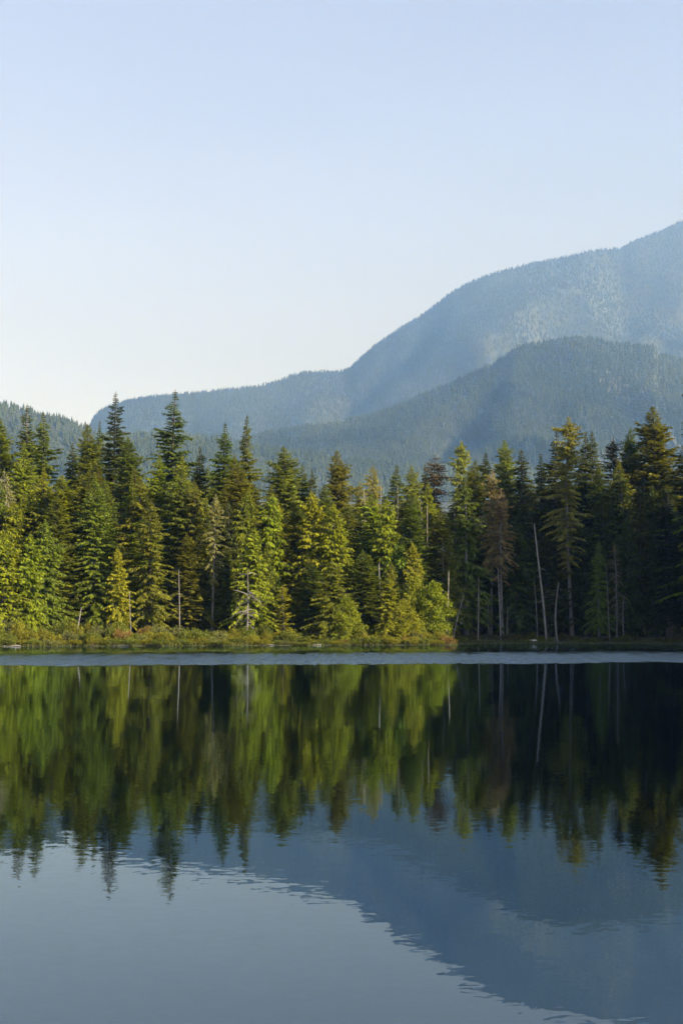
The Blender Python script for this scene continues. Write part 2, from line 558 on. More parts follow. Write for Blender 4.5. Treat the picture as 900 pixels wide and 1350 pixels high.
def conifer(name, seed, H=28., Rn=3.4, base=0.12, prof=0.85, whorl=0.55, per=6, rise=0.25, droop=0.5, tw=0.55, tww=0.15,
            step=0.095, rough=0.3, hang=0.25, gap=0.25, lean=0.25, trunk_r=0.26, deadlow=0, top_bare=0.0, bulge=0.0, foot=0.0):
    r = np.random.default_rng(seed)
    wood = Geo()
    # stem with a slight sweep
    k = 14
    zz = np.linspace(0, H, k)
    ph = r.uniform(0, 6.3, 2)
    sx = lean * np.sin(zz / H * 2.4 + ph[0]) * zz / H; sy = lean * np.sin(zz / H * 2.1 + ph[1]) * zz / H
    path = np.stack([sx, sy, zz - 0.3 * (zz == 0)], -1)
    rad = trunk_r * (1 - zz / H) ** 0.8 + 0.02
    rad[0] *= 1.25
    wood.add(*tube(path, rad, 7))
    stem = lambda z: np.array([np.interp(z, zz, sx), np.interp(z, zz, sy), z])
    roots = []; dirs = []; lens = []; wid = []; tone = []
    z = base * H; az0 = r.uniform(0, 6.3)
    while z < H - 0.15:
        t = (z - base * H) / (H * (1 - base))
        Rt = Rn * (1 - t) ** prof * (1 + bulge * math.sin(math.pi * t)) + 0.10
        # fuller towards lower-middle; thin at the very bottom
        Rt *= 0.6 + 0.4 * min(1, t / 0.12 + 0.25)
        if foot: Rt *= 0.3 + 0.7 * min(1, t / foot + 0.1)
        nper = max(4, int(round(per * (0.75 + 0.25 * (1 - t)))))
        if t > 1 - top_bare:
            z += whorl; continue
        az0 += 2.4
        tier = 1 + 0.12 * math.sin(z * 2.1 + seed) 
        for b in range(nper):
            az = az0 + b * 2 * math.pi / nper + r.normal(0, 0.25)
            clump = vnoise(az * 1.1 + seed, z * 0.35, seed)
            if r.random() < gap * (0.6 - clump): continue
            L = Rt * tier * (1 - rough + 2 * rough * r.random()) * (1 + 0.5 * clump)
            L = max(L * min(1, 0.25 + 0.75 * (H - z) / (0.07 * H)), 0.10)
            zb = z + r.uniform(-1.0, 1.0) * whorl * (1 - t)
            o = stem(min(zb, H))
            d = np.array([math.cos(az), math.sin(az), 0.0])
            rs = rise + 0.5 * t ** 2 + r.normal(0, 0.08)
            dr = droop * (1 - 0.75 * t)
            cur = lambda s: o + d * (L * s)[:, None] + np.array([0, 0, 1.0]) * (L * (rs * s - dr * s * s))[:, None]
            s4 = np.array([0, .35, .7, 1.0])
            if L > 0.7:
                wood.add(*tube(cur(s4), np.array([.035, .025, .015, .006]) * (0.5 + L / 4), 3))
            m = max(4, int(L / step))
            for side in (-1, 1):
                s = np.clip((np.arange(m) + r.random(m)) / m, 0.06, 1.0)
                s = s ** 0.8
                p = cur(s)
                lat = np.array([-d[1], d[0], 0]) * side
                fw = r.uniform(0.25, 0.95, m)
                dd = d[None] * fw[:, None] + lat[None] * r.uniform(0.35, 1.0, m)[:, None]
                dd[:, 2] += rs * 0.4 - dr * s - hang * r.uniform(0.2, 1.6, m)
                dd /= np.linalg.norm(dd, axis=1, keepdims=True)
                roots.append(p); dirs.append(dd)
                ln = tw * (1.05 - 0.5 * s) * r.uniform(0.6, 1.3, m) * min(1, 0.3 + L / (0.45 * Rn) * 0.7)
                lens.append(ln); wid.append(ln * tww / tw * r.uniform(.8, 1.4, m))
                tone.append(np.clip(0.25 + 0.75 * s + r.uniform(-.2, .2, m), 0, 1))
        z += whorl * r.uniform(0.75, 1.25) * (1 - 0.6 * t)
    # leader
    for q in range(10):
        zt = H - 0.9 * q / 10 * 1.2
        az = r.uniform(0, 6.3)
        dd = np.array([[math.cos(az) * .5, math.sin(az) * .5, 0.8]]); dd /= np.linalg.norm(dd)
        roots.append(stem(zt)[None]); dirs.append(dd); lens.append(np.array([0.25 + 0.03 * q])); wid.append(np.array([0.07])); tone.append(np.array([0.7]))
    # dead twigs on the bare lower stem
    for q in range(deadlow):
        zb = r.uniform(0.08, max(base, 0.12) + 0.1) * H; az = r.uniform(0, 6.3); L = r.uniform(0.4, 1.7)
        o = stem(zb); d = np.array([math.cos(az), math.sin(az), r.uniform(-.5, .15)])
        s4 = np.array([0, .5, 1.0])
        wood.add(*tube(o + d * (L * s4)[:, None] - np.array([0, 0, .25]) * (s4 ** 2)[:, None], [.03, .02, .008], 3))
    roots = np.concatenate(roots); n = len(roots)
    crown = leaf_mesh(name + '_crown', roots, np.concatenate(dirs), np.concatenate(lens), np.concatenate(wid),
                      r.uniform(-1.0, 1.0, n), np.concatenate(tone))
    return dict(H=H, R=Rn, trunk=wood.mesh(name + '_trunk', M_BARK, True), crown=crown)


def hardwood(name, seed, H=9., Rn=3.2, leaves=11000, base=0.12):
    r = np.random.default_rng(seed)
    wood = Geo()
    zz = np.linspace(-0.2, H * 0.85, 9)
    sx = 0.3 * np.sin(zz * 0.5 + seed); sy = 0.25 * np.sin(zz * 0.6 + seed * 2)
    wood.add(*tube(np.stack([sx, sy, zz], -1), 0.16 * (1 - (zz / H).clip(0, 1)) + 0.02, 7))
    ends = []
    for q in range(46):
        t = base + (1 - base) * (q + r.random()) / 46
        o = np.array([np.interp(t * H * .8, zz, sx), np.interp(t * H * .8, zz, sy), t * H * .8])
        az = q * 2.4 + r.normal(0, .3)
        L = Rn * (math.sin(math.pi * min(1, t * 0.85 + 0.22)) ** 0.7) * r.uniform(.55, 1.0)
        up = r.uniform(.15, .6)
        s = np.linspace(0, 1, 5)
        P = o + np.array([math.cos(az), math.sin(az), up])[None] * (L * s)[:, None] - np.array([0, 0, .22 * L]) * (s ** 2)[:, None]
        wood.add(*tube(P, np.array([.05, .04, .03, .02, .008]), 4))
        for a in (0.45, 0.7, 1.0):
            ends.append(o + (P[-1] - o) * a)
    ends = np.array(ends)
    pick = r.integers(0, len(ends), leaves)
    cs = r.uniform(.45, .95, len(ends))
    off = r.normal(0, 1, (leaves, 3)); off /= np.linalg.norm(off, axis=1, keepdims=True)
    root = ends[pick] + off * (cs[pick] * r.random(leaves) ** 0.45)[:, None] * np.array([1, 1, .7])
    dd = off + r.normal(0, .6, (leaves, 3)); dd[:, 2] -= .3; dd /= np.linalg.norm(dd, axis=1, keepdims=True)
    ln = r.uniform(.16, .34, leaves)
    crown = leaf_mesh(name + '_crown', root, dd, ln, ln * .6, r.uniform(-1.5, 1.5, leaves), r.random(leaves))
    return dict(H=H, R=Rn, trunk=wood.mesh(name + '_trunk', M_BARK, True), crown=crown)


def snag(name, seed, H=10., r0=0.08, branches=6, blen=0.9, broken=True, top_r=0.5):
    """dead standing stem; returns trunk + list of branch meshes joined as one part"""
    r = np.random.default_rng(seed)
    g = Geo()
    zz = np.linspace(-0.3, H, 12)
    sw = r.uniform(.05, .25)
    path = np.stack([sw * np.sin(zz / H * 2.6 + seed), sw * np.sin(zz / H * 2 + seed * 3), zz], -1)
    rad = r0 * (1 - (1 - top_r) * (zz / H).clip(0, 1))
    V, F = tube(path, rad, 7)
    if broken:
        V[-7:, 2] += r.uniform(-.35, .3, 7)
    g.add(V, F)
    # splintered cap
    cap = np.array([[*(path[-1] + [0, 0, 0.12])]])
    base = 11 * 7
    g.add(np.concatenate([V[base:base + 7], cap]), np.array([[i, (i + 1) % 7, 7, 7] for i in range(7)]))
    tr = g.mesh(name + '_trunk', M_BARK, True)
    bl = []
    for q in range(branches):
        b = Geo()
        zb = H * r.uniform(.25, .97); az = r.uniform(0, 6.3); L = blen * r.uniform(.3, 1.2)
        o = np.array([np.interp(zb, zz, path[:, 0]), np.interp(zb, zz, path[:, 1]), zb])
        s = np.linspace(0, 1, 5)
        P = o + np.array([math.cos(az), math.sin(az), r.uniform(-.25, .35)]) * (L * s)[:, None] \
            - np.array([0, 0, 1.]) * (L * r.uniform(.1, .5) * s ** 2)[:, None]
        P[1:] += r.normal(0, .03, (4, 3))
        b.add(*tube(P, np.array([.035, .028, .02, .014, .006]) * (0.6 + L * .4), 4))
        for w in range(2):
            i = r.integers(2, 4)
            d2 = r.normal(0, 1, 3); d2 /= np.linalg.norm(d2)
            b.add(*tube(P[i] + d2 * (L * .3 * np.array([0, .5, 1.]))[:, None], np.array([.015, .01, .004]), 3))
        bl.append(b.mesh(name + '_branch', M_BARK, True))
    return dict(H=H, R=1.0, trunk=tr, branches=bl)


KIND = {}
def K(kind, *vs): KIND[kind] = list(vs)

K('spruce', *[conifer(f'spruce{i}', 100 + i, H=30, Rn=3.5, base=.10, prof=.86, whorl=.62, per=7, rise=.12, droop=.42, gap=.2, rough=.33, tw=.8, tww=.25, bulge=.10) for i in range(4)])
K('darkspruce', *[conifer(f'darkspruce{i}', 120 + i, H=26, Rn=2.3, base=.12, prof=.7, whorl=.5, per=6, rise=.05, droop=.5, gap=.22, rough=.3, tw=.66, tww=.22) for i in range(3)])
K('fir', *[conifer(f'fir{i}', 140 + i, H=27, Rn=3.3, base=.12, prof=.66, whorl=.42, per=7, rise=.42, droop=.42, gap=.12, rough=.3, tw=.68, tww=.22) for i in range(4)])
K('cedar', *[conifer(f'cedar{i}', 160 + i, H=14, Rn=2.3, base=.03, prof=.72, whorl=.34, per=7, rise=.1, droop=.55, gap=.22, rough=.42, hang=.75, tw=.58, tww=.20, step=.10) for i in range(5)])
K('tallcedar', *[conifer(f'tallcedar{i}', 170 + i, H=22, Rn=2.9, base=.04, prof=.8, whorl=.36, per=7, rise=.15, droop=.5, gap=.15, rough=.38, hang=.6, tw=.55, tww=.19, step=.10) for i in range(4)])
K('hemlock', *[conifer(f'hemlock{i}', 180 + i, H=21, Rn=2.5, base=.10, prof=.7, whorl=.5, per=6, rise=.12, droop=.6, gap=.4, rough=.45, hang=.6, tw=.7, tww=.2, deadlow=10) for i in range(4)])
K('sparse', *[conifer(f'sparse{i}', 200 + i, H=28, Rn=2.4, base=.28, prof=.42, whorl=.45, per=6, rise=.12, droop=.5, gap=.5, rough=.5, hang=.6, tw=.6, tww=.18, deadlow=22, lean=.6, trunk_r=.24, foot=.4) for i in range(3)])
K('dying', *[conifer(f'dying{i}', 220 + i, H=22, Rn=2.1, base=.38, prof=.5, whorl=.45, per=6, rise=.05, droop=.6, gap=.4, rough=.5, hang=.8, tw=.52, tww=.17, deadlow=14, trunk_r=.22, foot=.3) for i in range(3)])
K('young', *[conifer(f'young{i}', 240 + i, H=6, Rn=1.4, base=.02, prof=.8, whorl=.3, per=6, rise=.35, droop=.4, gap=.35, rough=.4, hang=.2, tw=.36, tww=.12, step=.09, trunk_r=.09) for i in range(3)])
K('deadtop', *[conifer(f'deadtop{i}', 250 + i, H=26, Rn=2.1, base=.12, prof=.35, whorl=.5, per=6, rise=.0, droop=.55, gap=.35, rough=.35, hang=.5, tw=.45, tww=.13, top_bare=.015) for i in range(2)])
K('leafy', *[hardwood(f'leafy{i}', 260 + i) for i in range(3)])
K('bare', *[conifer(f'bare{i}', 270 + i, H=14, Rn=1.5, base=.25, prof=.5, whorl=.5, per=4, rise=0, droop=.7, gap=.7, rough=.5, hang=1.0, tw=.35, tww=.05, step=.22, deadlow=26, trunk_r=.15) for i in range(2)])
K('snag', *[snag(f'snag{i}', 300 + i, branches=b, H=h, blen=bl) for i, (b, h, bl) in enumerate([(7, 10, .8), (0, 10, 0), (12, 10, 1.1), (3, 10, .6)])])
K('branchy', *[snag(f'branchy{i}', 320 + i, H=5.5, r0=.12, branches=26, blen=2.0, top_r=.25) for i in range(2)])

GREEN = dict(  # species colours; lit is brightened as if in sun, dark and deep hold shade
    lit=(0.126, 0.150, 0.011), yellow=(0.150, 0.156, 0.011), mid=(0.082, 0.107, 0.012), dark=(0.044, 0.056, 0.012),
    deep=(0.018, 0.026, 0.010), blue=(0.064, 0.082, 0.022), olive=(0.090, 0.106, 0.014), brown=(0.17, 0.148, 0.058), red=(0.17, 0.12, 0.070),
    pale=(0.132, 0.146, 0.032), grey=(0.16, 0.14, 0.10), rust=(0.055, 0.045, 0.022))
BARK = dict(dark=(0.045, 0.034, 0.026), grey=(0.11, 0.096, 0.085), pale=(0.16, 0.138, 0.116), warm=(0.12, 0.08, 0.055))
CNT = {}


def plant_tree(name, kind, x, y, H, width, tint, bark, label, cat, group=None, lean=(0, 0), z=None):
    if kind == 'cedar' and H > 16: kind = 'tallcedar'
    i = CNT.get(kind, 0); CNT[kind] = i + 1
    v = KIND[kind][i % len(KIND[kind])]
    root = bpy.data.objects.new(name, None); COL.objects.link(root)
    root.empty_display_size = 0.5
    root.location = (x, y, float(ground_z(x, y)) if z is None else z)
    root.rotation_euler = (lean[0] + random.gauss(0, .012), lean[1] + random.gauss(0, .012), random.uniform(0, 6.28) if kind not in ('branchy',) else 0.6)
    s = H / v['H']; w = (width / v['R']) if width else s
    e = random.uniform(.86, 1.14)
    root.scale = (w * e, w / e, s)
    tag(root, label, cat, group)
    tr = link('trunk', v['trunk'], root); tr.color = (*BARK[bark], 1)
    if v.get('crown'):
        c = link('crown', v['crown'], root)
        k = random.uniform(.88, 1.14); t = GREEN[tint] if isinstance(tint, str) else tint
        c.color = (t[0] * k * random.uniform(.84, 1.14), t[1] * k, t[2] * k * random.uniform(.85, 1.15), 1)
    for bmesh_ in v.get('branches') or []:
        b = link('branch', bmesh_, root); b.color = (*BARK[bark], 1)
    return root


def tree_px(px, ytop, Y, kind, wpx, tint, label, bark='dark', name=None, cat='tree', group='conifers along the far shore', px_base=None):
    """a tree whose tip is seen at (px, ytop) and whose foot stands on the ground at distance Y"""
    tip = pix(px, ytop, Y)
    xb = tip.x if px_base is None else (px_base - 450.) / FPX * Y
    gz = float(ground_z(xb, Y))
    H = tip.z - gz
    width = dict(cedar=1.25, sparse=1.0, leafy=1.25, young=1.2, dying=1.1, hemlock=1.35).get(kind, 1.5) * wpx / FPX * Y if wpx else None
    lean = math.atan2(tip.x - xb, H)
    nm = name or dict(spruce='spruce_tree', darkspruce='spruce_tree', fir='fir_tree', cedar='cedar_tree', hemlock='hemlock_tree', sparse='pine_tree',
                      dying='dying_conifer', young='young_conifer', deadtop='spruce_tree', leafy='leafy_tree', bare='dead_tree', snag='dead_tree', branchy='dead_tree')[kind]
    o = plant_tree(nm, kind, xb, Y, H, width, tint, bark, label, cat, group, lean=(0, lean))
    if lean:
        o.rotation_mode = 'ZYX'
    return o


# px, y of tip, distance, kind, half-width px, tint, label[, bark]
TREES = [
    # ---- left third
    (2, 552, 172, 'fir', 30, 'lit', 'broad sunlit fir cut off by the left edge, behind the shore cedars'),
    (38, 533, 176, 'spruce', 25, 'blue', 'tall grey-green spruce with rounded ragged tip, second tall tree from left', 'grey'),
    (64, 544, 170, 'spruce', 27, 'mid', 'tall green conical spruce just right of the grey-green spruce at left'),
    (30, 582, 160, 'cedar', 29, 'lit', 'bright yellow-green cedar in front of the leftmost tall spruces'),
    (11, 620, 152, 'dying', 15, 'grey', 'grey lichen-draped half dead conifer near the left edge', 'grey'),
    (5, 698, 138, 'cedar', 27, 'lit', 'sunlit shore cedar at the left edge reaching down to the shrubs'),
    (59, 616, 153, 'cedar', 30, 'lit', 'bright cedar with narrow tip above the left shore cedars'),
    (40, 702, 139, 'cedar', 22, 'lit', 'yellow-green shore cedar second from the left edge at the waterside'),
    (64, 686, 141, 'cedar', 26, 'mid', 'dense green shore cedar third from the left edge beside the dark gap'),
    (118, 560, 168, 'fir', 25, 'olive', 'olive fir with broad crown left of the tallest left spruce'),
    (101, 584, 172, 'darkspruce', 17, 'dark', 'dark spruce squeezed behind the olive fir on the left'),
    (131, 555, 186, 'darkspruce', 11, 'blue', 'thin distant spruce tip just left of the tallest left spruce'),
    (151, 517, 178, 'spruce', 29, 'dark', 'tallest dark spruce on the left with tiered upswept branches'),
    (173, 576, 166, 'fir', 25, 'mid', 'green fir right of the tallest dark left spruce'),
    (139, 645, 154, 'hemlock', 26, 'dark', 'shadowy drooping hemlock below the tallest left spruce'),
    (158, 722, 142, 'cedar', 17, 'lit', 'narrow lit cedar at the shore beside a thin pale pole'),
    (199, 660, 145, 'hemlock', 22, 'olive', 'golden-green tiered hemlock standing alone at the shore, left of centre'),
    (225, 515, 180, 'spruce', 32, 'blue', 'tall slender-tipped spruce rising highest above the left forest'),
    (214, 600, 160, 'cedar', 32, 'lit', 'yellow-green cedar below the highest left spruce'),
    (176, 634, 156, 'hemlock', 20, 'lit', 'lit hemlock between the shadowy hemlock and the golden hemlock'),
    (262, 589, 176, 'spruce', 20, 'dark', 'short dark spruce between the highest spruce and the centre-left pair'),
    (292, 557, 174, 'spruce', 27, 'mid', 'left one of the paired tall spruces at centre-left'),
    (325, 547, 177, 'spruce', 26, 'mid', 'right one of the paired tall spruces at centre-left'),
    (238, 600, 158, 'cedar', 32, 'lit', 'bright green pointed cedar right of the highest left spruce'),
    (253, 637, 150, 'hemlock', 24, 'olive', 'sparse drooping hemlock with a bare lower stem'),
    (281, 651, 147, 'dying', 17, 'brown', 'golden-brown dying conifer with thin foliage and bare grey stem', 'grey'),
    (307, 600, 160, 'fir', 22, 'mid', 'green fir just below the paired spruces'),
    (302, 662, 150, 'hemlock', 18, 'dark', 'dark narrow hemlock between the brown dying tree and bright shore cedar'),
    (336, 637, 158, 'darkspruce', 20, 'dark', 'dark spruce right of the paired tall spruces, low in the canopy'),
    (333, 695, 144, 'cedar', 26, 'lit', 'brightest yellow-green shore cedar beside a pale branching dead tree'),
    (372, 588, 168, 'fir', 30, 'pale', 'broad pale-green fir with blunt top at the centre-left'),
    (370, 664, 152, 'cedar', 22, 'lit', 'bright green cedar below the broad pale-green fir'),
    (375, 771, 141, 'young', 15, 'yellow', 'small golden young conifer alone at the shore'),
    (398, 612, 172, 'darkspruce', 17, 'olive', 'brownish narrow spruce right of the broad pale-green fir'),
    (410, 618, 178, 'darkspruce', 11, 'dark', 'thin dark spire right of the brownish narrow spruce'),
    # ---- centre
    (412, 680, 152, 'cedar', 24, 'mid', 'green cedar leaning over the middle of the shore forest'),
    (447, 594, 168, 'fir', 27, 'pale', 'rounded pale fir highest in the middle of the picture'),
    (428, 640, 160, 'fir', 22, 'mid', 'green fir left of and below the rounded pale middle fir'),
    (455, 660, 156, 'hemlock', 20, 'olive', 'yellowish hemlock below the rounded pale middle fir'),
    (470, 634, 170, 'sparse', 16, 'pale', 'thin pale pine right of the rounded middle fir', 'grey'),
    (495, 613, 178, 'sparse', 14, 'pale', 'wispy pale pine tip in the dip of the treeline', 'grey'),
    (517, 613, 174, 'darkspruce', 16, 'olive', 'brownish pointed spruce right of the wispy pale pine'),
    (532, 658, 158, 'dying', 16, 'olive', 'brown-green ragged conifer above the big bright leafy trees', 'grey'),
    (548, 614, 170, 'fir', 20, 'pale', 'round-topped light green fir in the treeline right of centre'),
    (563, 634, 160, 'hemlock', 18, 'lit', 'slender lit hemlock above the bright leafy trees'),
    (563, 612, 180, 'darkspruce', 12, 'dark', 'small dark spire left of the rusty-topped spruce'),
    (574, 600, 176, 'deadtop', 17, 'rust', 'dark rusty spruce with blunt bushy top right of centre'),
    (601, 580, 176, 'sparse', 17, 'pale', 'pale ragged fir with thin spiky tip right of the rusty spruce', 'grey'),
    (620, 607, 172, 'fir', 23, 'mid', 'broad green fir at the shoulder of the pale ragged fir'),
    (613, 634, 162, 'hemlock', 22, 'olive', 'olive hemlock with a long bare stem at the forest corner', 'grey'),
    (438, 740, 143, 'cedar', 26, 'mid', 'dense shore cedar at the middle with golden lower branches'),
    (480, 730, 147, 'fir', 19, 'mid', 'dark green small fir between the two bright shore clumps'),
    (511, 758, 143, 'cedar', 18, 'yellow', 'golden young cedar at the shore right of the middle'),
    (500, 690, 152, 'cedar', 24, 'mid', 'green cedar rising behind the golden young cedar'),
    (530, 690, 151, 'leafy', 34, 'mid', 'tall leafy green tree at the back of the bright corner clump'),
    (545, 745, 147, 'leafy', 30, 'lit', 'bright leafy tree in the middle of the corner clump'),
    (572, 752, 146, 'leafy', 24, 'lit', 'rightmost sunlit leafy tree on the point beside the shade'),
    (455, 775, 142, 'leafy', 20, 'yellow', 'low golden leafy tree at the shore in the middle'),
    (530, 780, 143, 'leafy', 20, 'yellow', 'small yellow-green leafy tree low at the corner clump'),
    (408, 742, 147, 'fir', 18, 'mid', 'dark small fir at the shore left of the middle cedar'),
    # ---- right third
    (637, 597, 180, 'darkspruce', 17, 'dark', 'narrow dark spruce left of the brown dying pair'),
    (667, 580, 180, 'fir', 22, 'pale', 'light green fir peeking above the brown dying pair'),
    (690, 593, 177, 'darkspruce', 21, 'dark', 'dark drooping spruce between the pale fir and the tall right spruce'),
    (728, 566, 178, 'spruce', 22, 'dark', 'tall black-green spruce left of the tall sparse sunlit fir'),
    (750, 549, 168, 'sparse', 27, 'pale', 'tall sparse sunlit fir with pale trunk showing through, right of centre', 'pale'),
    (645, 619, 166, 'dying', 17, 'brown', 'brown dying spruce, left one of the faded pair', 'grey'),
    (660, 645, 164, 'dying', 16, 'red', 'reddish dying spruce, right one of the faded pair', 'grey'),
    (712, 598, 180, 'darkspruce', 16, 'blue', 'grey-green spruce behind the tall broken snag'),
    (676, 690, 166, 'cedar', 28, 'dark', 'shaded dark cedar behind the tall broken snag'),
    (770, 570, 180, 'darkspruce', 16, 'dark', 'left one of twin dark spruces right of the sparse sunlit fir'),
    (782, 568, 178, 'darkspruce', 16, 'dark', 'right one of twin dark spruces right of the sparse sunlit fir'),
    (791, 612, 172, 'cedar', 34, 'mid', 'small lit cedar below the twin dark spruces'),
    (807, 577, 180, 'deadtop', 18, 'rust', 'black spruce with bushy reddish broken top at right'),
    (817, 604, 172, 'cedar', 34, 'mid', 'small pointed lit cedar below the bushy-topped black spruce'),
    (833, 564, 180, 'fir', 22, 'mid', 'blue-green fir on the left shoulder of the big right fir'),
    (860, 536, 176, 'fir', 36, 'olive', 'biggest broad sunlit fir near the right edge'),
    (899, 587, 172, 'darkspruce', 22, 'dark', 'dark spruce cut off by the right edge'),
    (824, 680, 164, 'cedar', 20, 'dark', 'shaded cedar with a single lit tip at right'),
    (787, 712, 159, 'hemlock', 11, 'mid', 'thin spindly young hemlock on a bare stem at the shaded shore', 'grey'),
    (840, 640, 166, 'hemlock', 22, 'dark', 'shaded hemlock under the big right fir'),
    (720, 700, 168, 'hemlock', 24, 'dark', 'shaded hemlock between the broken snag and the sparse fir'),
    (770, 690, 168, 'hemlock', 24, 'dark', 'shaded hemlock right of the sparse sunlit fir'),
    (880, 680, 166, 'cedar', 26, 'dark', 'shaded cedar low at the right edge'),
]
for row in TREES:
    tree_px(*row[:7], bark=row[7] if len(row) > 7 else 'dark')

# dead trees and poles: x tip, y tip, distance, kind, x base, label, bark, radius scale
DEAD = [
    (706, 693, 158, 'snag', 715, 'tall pale broken snag leaning left at the shaded shore', 'pale', 1.9),
    (703, 765, 159, 'snag', 707, 'thin grey pole close beside the tall broken snag', 'grey', 1.0),
    (735, 769, 156, 'snag', 737, 'stout short grey snag left of the sparse fir trunk', 'grey', 1.7),
    (633, 762, 156, 'snag', 628, 'slim grey pole leaning right, left of the upright thin pole', 'pale', 1.0),
    (656, 750, 156, 'snag', 658, 'upright thin pale pole in the shade', 'pale', 1.0),
    (589, 752, 147, 'snag', 589, 'thin pole at the edge between sunlit clump and shade', 'pale', .9),
    (579, 710, 152, 'snag', 579, 'grey snag with side branches above the bright corner clump', 'pale', 1.1),
    (236, 752, 144, 'snag', 236, 'grey dead pole in the dark gap left of the brown dying tree', 'grey', .9),
    (106, 801, 138, 'snag', 106, 'short pale stub behind the left shrubs', 'grey', 1.1),
    (173, 780, 141, 'snag', 173, 'thin pale pole beside the narrow lit cedar', 'grey', .7),
    (822, 788, 157, 'snag', 823, 'thin shaded pole third from the right', 'grey', .9),
    (796, 748, 157, 'snag', 800, 'thin shaded pole right of the spindly hemlock', 'grey', .8),
    (669, 800, 157, 'snag', 669, 'short faint stub in the shade behind the bank', 'grey', .8),
    (427, 650, 163, 'snag', 422, 'slim white pole leaning right among the centre trees', 'pale', 1.0),
    (483, 648, 160, 'snag', 482, 'tall white pole in the middle of the canopy', 'pale', .8),
    (506, 640, 166, 'snag', 504, 'white pole reaching the treeline below the wispy pine', 'pale', .75),
    (523, 642, 166, 'snag', 523, 'grey dead pole reaching the treeline beside the brownish spruce', 'grey', .8),
    (545, 665, 162, 'snag', 546, 'leftmost of three thin white poles above the leafy clump', 'pale', .9),
    (553, 662, 160, 'snag', 556, 'middle one of three thin white poles above the leafy clump', 'pale', 1.0),
    (566, 668, 158, 'snag', 564, 'rightmost of three thin white poles above the leafy clump', 'pale', .9),
    (599, 672, 163, 'snag', 600, 'grey dead stem left of the olive hemlock', 'grey', 1.3),
    (501, 744, 148, 'snag', 501, 'short branched grey snag above the golden young cedar', 'grey', 1.2),
    (324, 752, 141, 'branchy', 325, 'pale dead tree with many bare curved branches beside the bright cedar', 'grey', .8),
    (875, 652, 165, 'bare', 877, 'grey dead tree hung with lichen near the right edge', 'grey', 1.0),
    (811, 717, 160, 'bare', 811, 'grey dead tree with drooping twigs in the right shade', 'grey', 1.0),
    (643, 790, 160, 'bare', 643, 'small bare dead tree between the two thin shaded poles', 'grey', .8),
]
for px, yt, Y, kind, pb, lab, bk, rs in DEAD:
    o = tree_px(px, yt, Y, kind, None, 'grey', lab, bark=bk, group='dead trees in the shore forest', px_base=pb)
    w = rs if kind in ('snag', 'branchy') else o.scale[2] * rs
    o.scale = (w, w, o.scale[2])

# leaning fallen pole on the corner
o = tree_px(612, 782, 150, 'snag', None, 'grey', 'pale fallen pole leaning steeply against the dark forest corner', bark='pale',
            group='dead trees in the shore forest', px_base=598)
o.scale = (.9, .9, o.scale[2])

# sunlit trees of middling height that close the gaps of the left and middle shore
mids = []
tries = 0
while len(mids) < 84 and tries < 4000:
    tries += 1
    px = random.uniform(-60, 590); y = random.uniform(147, 166); x = (px - 450) / FPX * y
    if y - float(shore_y(x)) < 8 or any((x - a) ** 2 + (y - b) ** 2 < 5 for a, b in mids): continue
    mids.append((x, y))
    lim = float(np.interp(px, [0, 250, 400, 520, 600], [615, 615, 640, 650, 690]))
    H = pix(px, random.uniform(lim, lim + 110), y).z - float(ground_z(x, y))
    k = random.choice(['cedar', 'cedar', 'fir', 'hemlock'])
    plant_tree('cedar_tree' if k == 'cedar' else k + '_tree', k, x, y, H, H * random.uniform(.15, .2), random.choice(['lit', 'lit', 'mid', 'olive']), 'dark',
               'green conifer of middling height filling the sunlit left forest', 'tree', 'middling conifers of the sunlit forest')

# crowd of trees behind: they close the forest up, nobody could tell one from the next
canopy = interp_px([(-400, 600), (0, 612), (100, 618), (200, 615), (300, 606), (400, 640), (500, 648), (620, 640), (700, 622), (800, 612), (900, 606), (1400, 600)])
placed = []
tries = 0
while len(placed) < 270 and tries < 9000:
    tries += 1
    y = random.uniform(150, 212); px = random.uniform(-190, 1010)
    x = (px - 450) / FPX * y
    d = y - float(shore_y(x))
    if d < 13 or any((x - a) ** 2 + (y - b) ** 2 < 6.5 for a, b in placed): continue
    placed.append((x, y))
    yt = float(canopy(px)) + random.uniform(2, 62)
    H = pix(px, yt, y).z - float(ground_z(x, y))
    k = random.choice(['darkspruce', 'hemlock', 'fir', 'spruce'])
    plant_tree('forest_conifer', k, x, y, H, H * random.uniform(.13, .19), random.choice(['dark', 'mid', 'mid', 'olive'] if px < 610 else ['dark', 'dark', 'deep']), 'dark',  # crowns in the right-hand stand get darker tints to deepen its shade
               'dark conifer crowded deep inside the forest behind the shore trees', 'tree', 'conifers deep in the forest')
# the same forest going on round the bay to the right: it throws the shade on the right-hand shore
placed = []
tries = 0
while len(placed) < 80 and tries < 6000:
    tries += 1
    x = random.uniform(38, 100)
    d = random.uniform(3.5, 30); y = float(shore_y(x)) + d
    if x < 0.24 * y + 4.5: continue
    if any((x - a) ** 2 + (y - b) ** 2 < 12 for a, b in placed): continue
    placed.append((x, y))
    H = random.uniform(29.5, 36)
    plant_tree('forest_conifer', random.choice(['spruce', 'fir', 'hemlock', 'darkspruce']), x, y, H, H * random.uniform(.14, .175),
               random.choice(['dark', 'mid', 'olive']), 'dark', 'tall conifer on the bay shore beyond the right edge of view', 'tree', 'conifers round the right-hand bay')


